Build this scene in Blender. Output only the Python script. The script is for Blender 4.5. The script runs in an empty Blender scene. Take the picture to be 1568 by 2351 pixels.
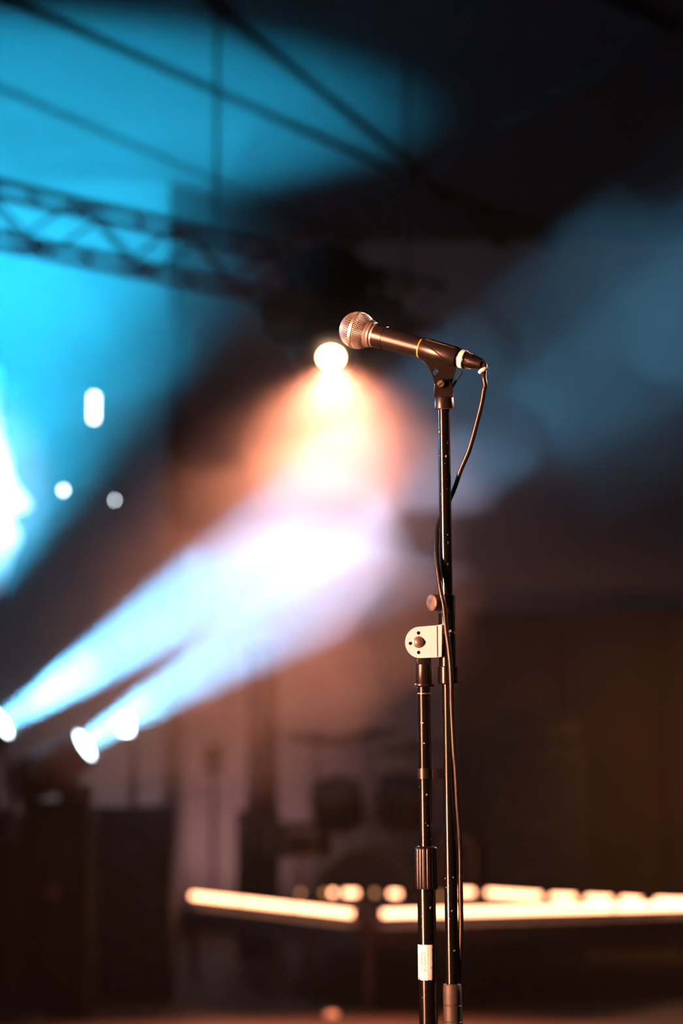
import bpy, bmesh, math, random
from mathutils import Vector, Matrix, Quaternion

random.seed(7)
SC = bpy.context.scene
COL = SC.collection

# ------------------------------------------------------------------ camera
IMG_W, IMG_H = 1568.0, 2351.0
LENS, SENSOR_H = 85.0, 36.0
FPX = LENS / SENSOR_H * IMG_H
CAM = Vector((0.0, 0.0, 1.03))
PITCH = math.atan((1750 - IMG_H / 2) / FPX)
RIGHT = Vector((1, 0, 0))
FWD = Vector((0, math.cos(PITCH), math.sin(PITCH)))
UP = Vector((0, -math.sin(PITCH), math.cos(PITCH)))
cd = bpy.data.cameras.new('camera')
cd.sensor_fit = 'VERTICAL'
cd.sensor_height = SENSOR_H
cd.sensor_width = 24.0
cd.lens = LENS
cd.clip_start, cd.clip_end = 0.05, 100
cd.dof.use_dof = True
cd.dof.focus_distance = 3.03
cd.dof.aperture_fstop = 3.2
cam = bpy.data.objects.new('camera', cd)
COL.objects.link(cam)
cam.location = CAM
cam.rotation_euler = (math.pi / 2 + PITCH, 0, 0)
SC.camera = cam


def P(px, py, Y):
    """point on the photo ray through pixel (px, py) at room depth Y"""
    d = RIGHT * ((px - IMG_W / 2) / FPX) + FWD + UP * ((IMG_H / 2 - py) / FPX)
    return CAM + d * (Y / d.y)


# ------------------------------------------------------------------ exposure
vs = SC.view_settings
vs.view_transform = 'Standard'
vs.look = 'None'
vs.gamma = 1.0
vs.use_curve_mapping = False
vs.exposure = 0.0
SC.cycles.use_denoising = True
SC.cycles.max_bounces = 2
SC.cycles.diffuse_bounces = 1
SC.cycles.glossy_bounces = 2
SC.cycles.volume_bounces = 0
SC.cycles.use_light_tree = False
SC.cycles.adaptive_threshold = 0.12
SC.cycles.adaptive_min_samples = 16
SC.cycles.transparent_max_bounces = 64
SC.cycles.caustics_reflective = False
SC.cycles.caustics_refractive = False
SC.cycles.sample_clamp_indirect = 3.0

# ------------------------------------------------------------------ world: dark hall filled with stage haze
HAZE = 0.0012       # thin even haze all over the hall, per metre
world = bpy.data.worlds.new('hall_haze')
SC.world = world
world.use_nodes = True
wn, wl = world.node_tree.nodes, world.node_tree.links
wn.clear()
w_out = wn.new('ShaderNodeOutputWorld')
w_bg = wn.new('ShaderNodeBackground')
w_bg.inputs[0].default_value = (0, 0, 0, 1)
w_bg.inputs[1].default_value = 0.0
wl.new(w_bg.outputs[0], w_out.inputs['Surface'])
w_sc = wn.new('ShaderNodeVolumeScatter')
w_sc.inputs['Color'].default_value = (1, 1, 1, 1)
w_sc.inputs['Density'].default_value = HAZE
w_sc.inputs['Anisotropy'].default_value = 0.3
wl.new(w_sc.outputs[0], w_out.inputs['Volume'])
world.cycles.homogeneous_volume = True
world.cycles.volume_sampling = 'MULTIPLE_IMPORTANCE'


# ------------------------------------------------------------------ stage lamps
def spot(name, loc, aim, color, power, angle, blend=0.25, radius=0.05):
    ld = bpy.data.lights.new(name, 'SPOT')
    ld.color = color
    ld.energy = power
    ld.spot_size = math.radians(angle)
    ld.spot_blend = blend
    ld.shadow_soft_size = radius
    o = bpy.data.objects.new(name, ld)
    COL.objects.link(o)
    o.location = loc
    o.rotation_euler = (Vector(aim) - Vector(loc)).to_track_quat('-Z', 'Y').to_euler()
    return o


BEAM_COL = (0.14, 0.53, 0.92)
TEAL = (0.015, 0.47, 0.85)
ORANGE = (1.0, 0.31, 0.17)

# two floor moving heads, lower left, throwing cold beams up to the right
S1_LENS, S1_AIM = P(2, 1662, 10.0), P(800, 1140, 9.6)
S2_LENS, S2_AIM = P(193, 1712, 10.0), P(1000, 1215, 9.6)
S1_DIR = (S1_AIM - S1_LENS).normalized()
S2_DIR = (S2_AIM - S2_LENS).normalized()
spot('beam_lamp', S1_LENS - S1_DIR * 0.28, S1_AIM, BEAM_COL, 16000, 17.0, 0.35, 0.02)
spot('beam_lamp', S2_LENS - S2_DIR * 0.28, S2_AIM, BEAM_COL, 16000, 17.0, 0.3, 0.02)

# teal wash from the left wing, grazing up the left wall and the ceiling
spot('teal_wash_lamp', P(-190, 1590, 12.1), P(-10, 500, 12.1), TEAL, 7000, 70, 0.5, 0.06)

# orange spotlight hanging from the truss, pointing down the stage
O1_LENS = P(760, 822, 10.4)
O1_DIR = Vector((0.03, -0.68, -0.73)).normalized()
spot('orange_spot_lamp', O1_LENS + O1_DIR * 0.07, O1_LENS + O1_DIR * 3, ORANGE, 1500, 80, 0.7, 0.04)

# warm front light on the singer's place, from the house left
spot('front_key_lamp', (-2.55, 1.15, 1.55), P(1000, 1500, 3.0), (1.0, 0.34, 0.18), 2200, 28, 0.4, 0.16)
spot('low_front_lamp', (-2.60, 1.05, 0.70), P(1000, 1900, 3.0), (1.0, 0.34, 0.18), 1000, 26, 0.4, 0.14)
# back lights of the singer's place
spot('back_rim_lamp', (1.9, 4.6, 2.3), P(1030, 1500, 3.0), (1.0, 0.62, 0.45), 400, 36, 0.4, 0.06)
spot('blue_rim_lamp', (-2.2, 4.4, 1.9), P(1000, 1500, 3.0), (0.10, 0.45, 0.9), 150, 36, 0.4, 0.06)
# added cold white fill, unseen, brightening the hanging gauze in the left wing
spot('added_gauze_fill', P(-110, 1120, 11.3), P(-110, 1110, 13.3), (0.75, 0.90, 1.0), 500, 32, 0.6, 0.08)
# amber wash on the right of the stage back
spot('amber_wash_lamp', P(1800, 1500, 11.6), P(1560, 1850, 13.4), (1.0, 0.40, 0.09), 80, 80, 1.0, 0.08)
# unseen rose fill, added behind the riser to lift the lower back wall
spot('added_rose_fill', P(480, 2110, 14.2), P(540, 1600, 15.0), (1.0, 0.55, 0.55), 30, 130, 1.0, 0.08)


# second added fill, hidden behind the speaker cabinet, to lift the left wall
spot('added_rose_fill', P(300, 2080, 12.8), P(260, 1600, 13.4), (1.0, 0.62, 0.62), 28, 140, 1.0, 0.08)


# ------------------------------------------------------------------ materials
def new_mat(name):
    m = bpy.data.materials.new(name)
    m.use_nodes = True
    return m, m.node_tree.nodes, m.node_tree.links, m.node_tree.nodes['Principled BSDF']


def surf(name, color, rough=0.5, metal=0.0, vary=0.25, scale=20.0, bump=0.0, spec=0.5):
    """plain procedural surface: noise varies colour and gloss"""
    m, n, l, b = new_mat(name)
    tc = n.new('ShaderNodeTexCoord')
    no = n.new('ShaderNodeTexNoise')
    no.inputs['Scale'].default_value = scale
    no.inputs['Detail'].default_value = 4
    l.new(tc.outputs['Object'], no.inputs['Vector'])
    cr = n.new('ShaderNodeValToRGB')
    c = Vector(color)
    cr.color_ramp.elements[0].position = 0.3
    cr.color_ramp.elements[1].position = 0.7
    cr.color_ramp.elements[0].color = (*(c * (1 - vary)), 1)
    cr.color_ramp.elements[1].color = (*[min(1, v * (1 + vary)) for v in c], 1)
    l.new(no.outputs['Fac'], cr.inputs[0])
    l.new(cr.outputs[0], b.inputs['Base Color'])
    mr = n.new('ShaderNodeMapRange')
    mr.inputs['To Min'].default_value = max(0.02, rough * 0.85)
    mr.inputs['To Max'].default_value = min(1.0, rough * 1.15)
    l.new(no.outputs['Fac'], mr.inputs['Value'])
    l.new(mr.outputs[0], b.inputs['Roughness'])
    b.inputs['Metallic'].default_value = metal
    b.inputs['Specular IOR Level'].default_value = spec
    if bump:
        bp = n.new('ShaderNodeBump')
        bp.inputs['Strength'].default_value = bump
        bp.inputs['Distance'].default_value = 0.002
        l.new(no.outputs['Fac'], bp.inputs['Height'])
        l.new(bp.outputs[0], b.inputs['Normal'])
    return m


def worn_black(name, rough=0.22, chips=0.70):
    """black lacquered steel with small bright chips and scuffs"""
    m, n, l, b = new_mat(name)
    tc = n.new('ShaderNodeTexCoord')
    no = n.new('ShaderNodeTexNoise')
    no.inputs['Scale'].default_value = 160
    no.inputs['Detail'].default_value = 3
    l.new(tc.outputs['Object'], no.inputs['Vector'])
    n2 = n.new('ShaderNodeTexNoise')
    n2.inputs['Scale'].default_value = 14
    l.new(tc.outputs['Object'], n2.inputs['Vector'])
    ad = n.new('ShaderNodeMath')
    ad.operation = 'MULTIPLY_ADD'
    ad.inputs[1].default_value = 0.35
    l.new(n2.outputs['Fac'], ad.inputs[0])
    l.new(no.outputs['Fac'], ad.inputs[2])
    cr = n.new('ShaderNodeValToRGB')
    cr.color_ramp.elements[0].position = chips + 0.17
    cr.color_ramp.elements[1].position = chips + 0.21
    cr.color_ramp.elements[0].color = (0.0025, 0.0025, 0.0025, 1)
    cr.color_ramp.elements[1].color = (0.45, 0.42, 0.38, 1)
    l.new(ad.outputs[0], cr.inputs[0])
    l.new(cr.outputs[0], b.inputs['Base Color'])
    mr = n.new('ShaderNodeMapRange')
    mr.inputs['To Min'].default_value = rough * 0.7
    mr.inputs['To Max'].default_value = rough * 1.4
    l.new(n2.outputs['Fac'], mr.inputs['Value'])
    l.new(mr.outputs[0], b.inputs['Roughness'])
    b.inputs['Specular IOR Level'].default_value = 0.6
    return m


def glow(name, color, strength):
    m, n, l, b = new_mat(name)
    b.inputs['Base Color'].default_value = (0.8, 0.8, 0.8, 1)
    b.inputs['Emission Color'].default_value = (*color, 1)
    b.inputs['Emission Strength'].default_value = strength
    tc = n.new('ShaderNodeTexCoord')
    no = n.new('ShaderNodeTexNoise')
    no.inputs['Scale'].default_value = 8
    l.new(tc.outputs['Object'], no.inputs['Vector'])
    mr = n.new('ShaderNodeMapRange')
    mr.inputs['To Min'].default_value = strength * 0.9
    mr.inputs['To Max'].default_value = strength * 1.1
    l.new(no.outputs['Fac'], mr.inputs['Value'])
    l.new(mr.outputs[0], b.inputs['Emission Strength'])
    return m


def lens_glass(name, color, strength):
    """clear front glass of a lamp, bright with the light behind it"""
    m = bpy.data.materials.new(name)
    m.use_nodes = True
    n, l = m.node_tree.nodes, m.node_tree.links
    n.clear()
    o = n.new('ShaderNodeOutputMaterial')
    a = n.new('ShaderNodeAddShader')
    t = n.new('ShaderNodeBsdfTransparent')
    e = n.new('ShaderNodeEmission')
    e.inputs[0].default_value = (*color, 1)
    e.inputs[1].default_value = strength
    l.new(t.outputs[0], a.inputs[0])
    l.new(e.outputs[0], a.inputs[1])
    l.new(a.outputs[0], o.inputs['Surface'])
    return m


def label_mat():
    """worn paper sticker with rows of tiny illegible print"""
    m, n, l, b = new_mat('paper_label')
    uv = n.new('ShaderNodeUVMap')
    sep = n.new('ShaderNodeSeparateXYZ')
    l.new(uv.outputs[0], sep.inputs[0])

    def mth(op, a, bb=None, clamp=False):
        k = n.new('ShaderNodeMath')
        k.operation = op
        k.use_clamp = clamp
        for i, v in enumerate((a, bb)):
            if v is None:
                continue
            if isinstance(v, (int, float)):
                k.inputs[i].default_value = v
            else:
                l.new(v, k.inputs[i])
        return k.outputs[0]
    U, V = sep.outputs['X'], sep.outputs['Y']
    # three columns of print running up the label
    col = mth('GREATER_THAN', mth('SINE', mth('MULTIPLY', U, 40.0)), 0.0)
    inside = mth('MULTIPLY', mth('GREATER_THAN', U, 0.40), mth('LESS_THAN', U, 0.76))
    inside = mth('MULTIPLY', inside, mth('MULTIPLY', mth('GREATER_THAN', V, 0.24), mth('LESS_THAN', V, 0.80)))
    no = n.new('ShaderNodeTexNoise')
    no.inputs['Scale'].default_value = 1.0
    no.inputs['Detail'].default_value = 1
    mp = n.new('ShaderNodeMapping')
    mp.inputs['Scale'].default_value = (9, 46, 1)
    l.new(uv.outputs[0], mp.inputs[0])
    l.new(mp.outputs[0], no.inputs['Vector'])
    ink = mth('MULTIPLY', mth('MULTIPLY', col, inside), mth('GREATER_THAN', no.outputs['Fac'], 0.47))
    rule = mth('MULTIPLY', mth('GREATER_THAN', U, 0.79), mth('LESS_THAN', U, 0.81))
    ink = mth('ADD', ink, rule, True)
    n3 = n.new('ShaderNodeTexNoise')
    n3.inputs['Scale'].default_value = 9
    n3.inputs['Detail'].default_value = 5
    l.new(uv.outputs[0], n3.inputs['Vector'])
    scuff = mth('GREATER_THAN', n3.outputs['Fac'], 0.66)
    ink = mth('ADD', mth('MULTIPLY', ink, 0.7), mth('MULTIPLY', scuff, 0.55), True)
    mix = n.new('ShaderNodeMix')
    mix.data_type = 'RGBA'
    mix.inputs[6].default_value = (0.62, 0.68, 0.76, 1)
    mix.inputs[7].default_value = (0.03, 0.03, 0.03, 1)
    l.new(ink, mix.inputs[0])
    l.new(mix.outputs[2], b.inputs['Base Color'])
    b.inputs['Roughness'].default_value = 0.55
    return m


M = dict(
    steel=worn_black('black_lacquered_steel', 0.17),
    steel2=worn_black('black_scuffed_steel', 0.34, 0.62),
    plastic=surf('black_plastic', (0.005, 0.005, 0.005), 0.32, vary=0.3, scale=60, bump=0.1),
    clip=surf('black_nylon_clip', (0.009, 0.008, 0.0075), 0.30, vary=0.3, scale=80, bump=0.15),
    rubber=surf('black_rubber', (0.02, 0.02, 0.02), 0.55, vary=0.3, scale=60, bump=0.2),
    handle=surf('satin_charcoal_enamel', (0.045, 0.042, 0.040), 0.33, 0.75, vary=0.15, scale=300),
    grille=surf('champagne_steel_mesh', (0.74, 0.72, 0.70), 0.34, 0.85, vary=0.1, scale=200),
    band=surf('brushed_steel_band', (0.75, 0.73, 0.70), 0.38, 0.85, vary=0.08, scale=200),
    foam=surf('dark_foam', (0.02, 0.018, 0.016), 0.9, vary=0.4, scale=200),
    zinc=surf('white_zinc_plate', (0.86, 0.78, 0.98), 0.38, 0.25, vary=0.05, scale=90),
    rivet=surf('polished_rivet_steel', (0.75, 0.68, 0.6), 0.25, 0.9, vary=0.1, scale=90),
    tape=surf('white_cloth_tape', (0.85, 0.83, 0.80), 0.6, vary=0.08, scale=150, bump=0.3),
    cable=surf('black_cable_sheath', (0.010, 0.0095, 0.009), 0.32, vary=0.25, scale=70),
    amber_ring=surf('amber_plastic_ring', (0.75, 0.30, 0.05), 0.4, vary=0.15, scale=80),
    knob=surf('worn_grey_knob', (0.07, 0.065, 0.06), 0.5, vary=0.5, scale=120),
    label=label_mat(),
    case=surf('black_vinyl', (0.012, 0.011, 0.010), 0.7, vary=0.3, scale=40, bump=0.3),
    grillcloth=surf('black_grille_cloth', (0.02, 0.018, 0.016), 0.9, vary=0.3, scale=150),
    alu=surf('black_truss_aluminium', (0.03, 0.03, 0.03), 0.5, 0.3, vary=0.2, scale=20),
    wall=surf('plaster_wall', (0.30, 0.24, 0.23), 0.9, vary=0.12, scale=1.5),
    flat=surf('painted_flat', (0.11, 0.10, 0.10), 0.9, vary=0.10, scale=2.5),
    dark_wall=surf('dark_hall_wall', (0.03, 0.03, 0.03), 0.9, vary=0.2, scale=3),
    ceil=surf('dark_ceiling_board', (0.010, 0.010, 0.010), 0.95, vary=0.25, scale=2),
    beam=surf('black_ceiling_beam', (0.012, 0.012, 0.012), 0.9, vary=0.2, scale=6),
    floor=surf('stage_floor_board', (0.10, 0.055, 0.03), 0.45, vary=0.25, scale=5),
    deck=surf('riser_deck_board', (0.05, 0.035, 0.028), 0.7, vary=0.2, scale=8),
    riser_metal=surf('riser_frame_metal', (0.20, 0.17, 0.16), 0.5, 0.2, vary=0.2, scale=12),
    drum=surf('dark_drum_wrap', (0.03, 0.016, 0.012), 0.5, vary=0.3, scale=12),
    skin=surf('drum_skin', (0.08, 0.06, 0.05), 0.6, vary=0.1, scale=12),
    cymbal=surf('bronze_cymbal', (0.20, 0.10, 0.04), 0.5, 0.6, vary=0.2, scale=30),
    chrome=surf('drum_chrome', (0.30, 0.26, 0.24), 0.4, 0.7, vary=0.1, scale=30),
    drape=surf('white_gauze', (0.90, 0.92, 0.95), 0.85, vary=0.04, scale=12),
    banner=surf('dark_backdrop_cloth', (0.035, 0.022, 0.015), 0.9, vary=0.3, scale=3),
    column=surf('dark_red_lacquer', (0.05, 0.022, 0.018), 0.6, vary=0.2, scale=6),
    cold=lens_glass('cold_lens_glow', (0.72, 0.88, 1.0), 8.0),
    white_lamp=glow('white_lamp_glow', (0.80, 0.92, 1.0), 14.0),
    warm_lens=glow('orange_lens_glow', (1.0, 0.60, 0.34), 40.0),
    tube=glow('warm_tube_glow', (1.0, 0.38, 0.19), 9.0),
    tube_dim=glow('dim_warm_tube_glow', (1.0, 0.40, 0.14), 1.1),
    glint=glow('orange_glint_glow', (1.0, 0.22, 0.06), 0.8),  # emission stands in for orange light reflected off a small floor object
    screen=glow('pale_blue_display', (0.30, 0.55, 0.70), 0.10),
)


# ------------------------------------------------------------------ mesh helpers
def frame_of(axis, ref=Vector((0, 0, 1))):
    a = axis.normalized()
    if abs(a.dot(ref)) > 0.97:
        ref = Vector((1, 0, 0))
    u = ref.cross(a).normalized()
    v = a.cross(u).normalized()
    return u, v, a


class MB:
    def __init__(self):
        self.v, self.f = [], []

    def add(self, vs, fs):
        k = len(self.v)
        self.v += [Vector(p) for p in vs]
        self.f += [[i + k for i in f] for f in fs]
        return self

    def box(self, c, s, R=None):
        c = Vector(c)
        vs = []
        for z in (-.5, .5):
            for y in (-.5, .5):
                for x in (-.5, .5):
                    p = Vector((x * s[0], y * s[1], z * s[2]))
                    vs.append(c + (R @ p if R else p))
        return self.add(vs, [(0, 2, 3, 1), (4, 5, 7, 6), (0, 1, 5, 4), (2, 6, 7, 3), (0, 4, 6, 2), (1, 3, 7, 5)])

    def bar(self, a, b, w, h=None, ref=Vector((0, 0, 1))):
        a, b = Vector(a), Vector(b)
        u, v, d = frame_of(b - a, ref)
        h = h or w
        R = Matrix((u, v, d)).transposed()
        return self.box((a + b) / 2, (w, h, (b - a).length), R)

    def lathe(self, o, axis, prof, segs=24, cap=True, flute=None, a0=0.0, a1=None, ref=Vector((0, 0, 1))):
        """prof: list of (t along axis, radius)"""
        o = Vector(o)
        u, v, a = frame_of(Vector(axis), ref)
        closed = a1 is None
        cnt = segs if closed else segs + 1
        a1 = 2 * math.pi if closed else a1
        vs, fs = [], []
        for (t, r) in prof:
            for i in range(cnt):
                th = a0 + (a1 - a0) * i / segs
                rr = r * (flute(th) if flute else 1)
                vs.append(o + a * t + (u * math.cos(th) + v * math.sin(th)) * rr)
        for j in range(len(prof) - 1):
            for i in range(segs):
                k = (i + 1) % cnt
                fs.append((j * cnt + i, j * cnt + k, (j + 1) * cnt + k, (j + 1) * cnt + i))
        if cap and closed:
            fs.append(tuple(reversed(range(cnt))))
            fs.append(tuple((len(prof) - 1) * cnt + i for i in range(cnt)))
        return self.add(vs, fs)

    def cyl(self, a, b, r, r2=None, segs=20, chamfer=0.0):
        a, b = Vector(a), Vector(b)
        L = (b - a).length
        r2 = r if r2 is None else r2
        if chamfer:
            pr = [(0, r - chamfer), (chamfer, r), (L - chamfer, r2), (L, r2 - chamfer)]
        else:
            pr = [(0, r), (L, r2)]
        return self.lathe(a, b - a, pr, segs)

    def tube(self, pts, r, segs=12):
        pts = [Vector(p) for p in pts]
        n = len(pts)
        tang = [(pts[min(i + 1, n - 1)] - pts[max(i - 1, 0)]).normalized() for i in range(n)]
        u, v, _ = frame_of(tang[0])
        vs, fs = [], []
        for i in range(n):
            if i:
                q = tang[i - 1].rotation_difference(tang[i])
                u = (q @ u)
                u = (u - tang[i] * u.dot(tang[i])).normalized()
            v = tang[i].cross(u)
            rr = r[i] if isinstance(r, (list, tuple)) else r
            for k in range(segs):
                th = 2 * math.pi * k / segs
                vs.append(pts[i] + (u * math.cos(th) + v * math.sin(th)) * rr)
        for i in range(n - 1):
            for k in range(segs):
                k2 = (k + 1) % segs
                fs.append((i * segs + k, i * segs + k2, (i + 1) * segs + k2, (i + 1) * segs + k))
        fs.append(tuple(reversed(range(segs))))
        fs.append(tuple((n - 1) * segs + k for k in range(segs)))
        return self.add(vs, fs)

    def plate(self, outer, holes, normal, thick):
        """outer / holes: lists of world points in one plane; extruded by normal*thick"""
        bm = bmesh.new()
        edges = []
        for loop in [outer] + holes:
            vv = [bm.verts.new(p) for p in loop]
            edges += [bm.edges.new((vv[i], vv[(i + 1) % len(vv)])) for i in range(len(vv))]
        bmesh.ops.triangle_fill(bm, use_beauty=True, use_dissolve=False, edges=edges)
        ex = bmesh.ops.extrude_face_region(bm, geom=bm.faces[:])
        bmesh.ops.translate(bm, vec=Vector(normal) * thick, verts=[g for g in ex['geom'] if isinstance(g, bmesh.types.BMVert)])
        bmesh.ops.recalc_face_normals(bm, faces=bm.faces[:])
        bm.verts.index_update()
        self.add([v.co.copy() for v in bm.verts], [[v.index for v in f.verts] for f in bm.faces])
        bm.free()
        return self

    def build(self, name, mat, parent=None, smooth=True, bevel=0.0, angle=40):
        org = Vector((0, 0, 0))
        p = parent
        while p is not None:
            org = org + p.location
            p = p.parent
        me = bpy.data.meshes.new(name)
        me.from_pydata([v - org for v in self.v], [], self.f)
        bm = bmesh.new()
        bm.from_mesh(me)
        bmesh.ops.recalc_face_normals(bm, faces=bm.faces[:])
        if bevel:
            bmesh.ops.bevel(bm, geom=[e for e in bm.edges if e.calc_face_angle(0) > 0.6], offset=bevel, segments=2,
                            affect='EDGES', profile=0.5)
        if smooth:
            lim = math.radians(angle)
            for f in bm.faces:
                f.smooth = True
            for e in bm.edges:
                e.smooth = e.calc_face_angle(0) < lim
        bm.to_mesh(me)
        bm.free()
        me.materials.append(M[mat] if isinstance(mat, str) else mat)
        o = bpy.data.objects.new(name, me)
        COL.objects.link(o)
        o.parent = parent
        return o


def tag(o, label=None, cat=None, group=None, kind=None):
    if label:
        o['label'] = label
    if cat:
        o['category'] = cat
    if group:
        o['group'] = group
    if kind:
        o['kind'] = kind
    return o


def thing(name, loc, label, cat, group=None):
    o = bpy.data.objects.new(name, None)
    o.empty_display_size = 0.05
    COL.objects.link(o)
    o.location = loc
    return tag(o, label, cat, group)


def smooth_path(pts, sub=8):
    """Catmull-Rom through pts"""
    pts = [Vector(p) for p in pts]
    out = []
    n = len(pts)
    for i in range(n - 1):
        p0, p1, p2, p3 = pts[max(i - 1, 0)], pts[i], pts[i + 1], pts[min(i + 2, n - 1)]
        for k in range(sub):
            t = k / sub
            out.append(0.5 * ((2 * p1) + (p2 - p0) * t + (2 * p0 - 5 * p1 + 4 * p2 - p3) * t * t + (3 * p1 - p0 - 3 * p2 + p3) * t ** 3))
    out.append(pts[-1])
    return out


# ================================================================== the setting
X0, X1, Y0, Y1, H = -6.0, 4.5, -4.0, 15.0, 4.3
tag(MB().box(((X0 + X1) / 2, (Y0 + Y1) / 2, -0.1), (X1 - X0 + .4, Y1 - Y0 + .4, 0.2)).build('floor', 'floor', smooth=False), kind='structure')
ceiling = tag(MB().box(((X0 + X1) / 2, (Y0 + Y1) / 2, H + 0.1), (X1 - X0 + .4, Y1 - Y0 + .4, 0.2)).build('ceiling', 'ceil', smooth=False), kind='structure')
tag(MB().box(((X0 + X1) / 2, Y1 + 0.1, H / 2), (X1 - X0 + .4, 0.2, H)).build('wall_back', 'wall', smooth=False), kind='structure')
tag(MB().box((X1 + 0.1, (Y0 + Y1) / 2, H / 2), (0.2, Y1 - Y0, H)).build('wall_right', 'dark_wall', smooth=False), kind='structure')
tag(MB().box(((X0 + X1) / 2, Y0 - 0.1, H / 2), (X1 - X0 + .4, 0.2, H)).build('wall_front', 'dark_wall', smooth=False), kind='structure')
# left: a projecting wing of wall whose corner shows as the vertical edge behind the blue light
xe = P(384, 1000, 13.4).x
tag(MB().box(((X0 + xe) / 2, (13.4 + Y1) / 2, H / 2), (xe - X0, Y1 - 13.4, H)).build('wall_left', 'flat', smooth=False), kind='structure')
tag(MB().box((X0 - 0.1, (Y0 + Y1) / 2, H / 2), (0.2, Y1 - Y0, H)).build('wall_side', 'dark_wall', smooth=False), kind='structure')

# dark beams under the ceiling
HB = H - 0.0175


def on_height(px, py, z):
    d = P(px, py, 1.0) - CAM
    return CAM + d * ((z - CAM.z) / d.z)


for (a, b, w) in [((480, 20), (1130, 545), .07), ((400, 175), (1010, 445), .05), ((430, 392), (1010, 640), .05),
                  ((1568, 55), (1000, 380), .06), ((1380, 0), (1568, 75), .06)]:
    pa, pb = on_height(*a, HB), on_height(*b, HB)
    d = (pb - pa).normalized()
    pa, pb = pa - d * 3.0, pb + d * 2.0
    if pb.y > Y1:
        pb = pa + (pb - pa) * ((Y1 - pa.y) / (pb.y - pa.y))
    MB().bar(pa, pb, w, 0.035).build('ceiling_beam', 'beam', ceiling, smooth=False)

# ================================================================== microphone
PPM = (P(1100, 1400, 3.0) - P(1000, 1400, 3.0)).length / 100.0   # metres per pixel at the stand


def Z1(x, y, Y=3.0):
    return P(760 + x / 3.92, 680 + y / 3.92, Y)


mic_tilt = math.radians(25)
AX = (RIGHT * math.cos(math.radians(17.2)) - UP * math.sin(math.radians(17.2))) * math.cos(mic_tilt) - FWD * math.sin(mic_tilt)
AX.normalize()
C0 = Z1(238, 308, 3.05)
R = 0.0234


def A(mm):
    return C0 + AX * (mm / 1000)


mic = thing('microphone', C0, 'handheld vocal microphone with champagne mesh ball head and satin black handle', 'microphone')
# handle
hp = [(23.0, 13.8), (24.0, 15.4), (26.0, 15.6), (41.0, 14.9), (41.3, 14.3), (42.2, 14.3), (42.5, 14.8), (70, 13.3), (98, 11.9),
      (130, 10.7), (148.5, 10.3), (149.5, 9.6)]
handle = MB().lathe(C0, AX, [(a / 1000, b / 1000) for a, b in hp], 48).build('handle', 'handle', mic, angle=50)
rg = [(24.6, 15.62), (25.0, 15.75), (26.6, 15.72), (27.0, 15.55)]
MB().lathe(C0, AX, [(a / 1000, b / 1000) for a, b in rg], 48, cap=False).build('printed_ring', 'band', handle)
# collar of the head
cp = [(16.0, 17.0), (17.0, 18.3), (19.5, 17.6), (20.5, 16.6), (22.0, 16.9), (23.4, 16.2), (24.0, 14.5)]
MB().lathe(C0, AX, [(a / 1000, b / 1000) for a, b in cp], 48).build('collar', 'band', mic, angle=60)


# woven ball grille: real wires over a dark foam core
def ball_r(t):
    """head profile: sphere, slightly flattened in front and tapering to the collar"""
    return t


u_, v_, a_ = frame_of(AX)


def ball_pt(lat, lon, rad):
    t = math.sin(lat) * rad * (0.97 if lat < 0 else 1.0)
    r = math.cos(lat) * rad
    if lat > 0:
        r = r * (1 + 0.06 * math.sin(lat) ** 2)
    return C0 + a_ * t + (u_ * math.cos(lon) + v_ * math.sin(lon)) * r


def wires(lat0, lat1, rows, cols, twist):
    mb = MB()
    wr = 0.00042
    lines = []
    for j in range(rows + 1):
        lat = lat0 + (lat1 - lat0) * j / rows
        lines.append([ball_pt(lat, 2 * math.pi * k / (cols * 2) , R + (0.0003 if k % 2 else -0.0003)) for k in range(cols * 2 + 1)])
    for k in range(cols):
        lon = 2 * math.pi * k / cols
        lines.append([ball_pt(lat0 + (lat1 - lat0) * j / (rows * 2), lon + twist * j / (rows * 2), R + (0.0003 if j % 2 == 0 else -0.0003)) for j in range(rows * 2 + 1)])
    for ln in lines:
        mb.tube(ln, wr, 5)
    return mb


grille = wires(math.radians(5), math.radians(47), 8, 58, 0.10)
g_front = wires(math.radians(-86), math.radians(-5), 15, 46, 0.25)
grille.add(g_front.v, g_front.f)
g = grille.build('mesh_grille', 'grille', mic, angle=80)
foam = MB().lathe(C0, AX, [((math.sin(math.radians(q)) * (R - .0012)), max(1e-4, math.cos(math.radians(q)) * (R - .0012))) for q in range(-90, 55, 6)], 40).build('foam_core', 'foam', mic)
bp = [(-2.1, R * 1000 * .997), (-1.9, R * 1000 + .7), (1.9, R * 1000 + .7), (2.1, R * 1000 * .997)]
MB().lathe(C0, AX, [(a / 1000, b / 1000) for a, b in bp], 56, cap=False).build('head_band', 'band', mic, angle=60)

# ------------------------------------------------------------------ microphone clip
HINGE = P(1013, 884, 3.0)
clip = thing('microphone_clip', HINGE, 'black plastic microphone clip cradling the microphone above the stand pole', 'microphone clip')
# cradle: open sleeve round the handle, slit along its upper side
u3, v3, a3 = frame_of(AX, UP)    # v3 points up-ish
gap = math.radians(48)
sl = MB()
prof = [(0.0945, .0136), (0.096, .0143), (0.120, .0137), (0.1445, .0129), (0.1455, .0122)]
inn = [(0.1455, .0112), (0.0945, .0124)]
seg = 40
ring = [(t, r) for t, r in prof] + inn
vs, fs = [], []
cnt = seg + 1
a0 = math.pi / 2 + gap / 2
a1 = math.pi / 2 + 2 * math.pi - gap / 2
for (t, r) in ring:
    for i in range(cnt):
        th = a0 + (a1 - a0) * i / seg
        vs.append(C0 + a3 * t + (u3 * math.cos(th) + v3 * math.sin(th)) * r)
nr = len(ring)
for j in range(nr):
    for i in range(seg):
        fs.append((j * cnt + i, j * cnt + i + 1, ((j + 1) % nr) * cnt + i + 1, ((j + 1) % nr) * cnt + i))
fs.append([j * cnt for j in range(nr)])
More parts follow.
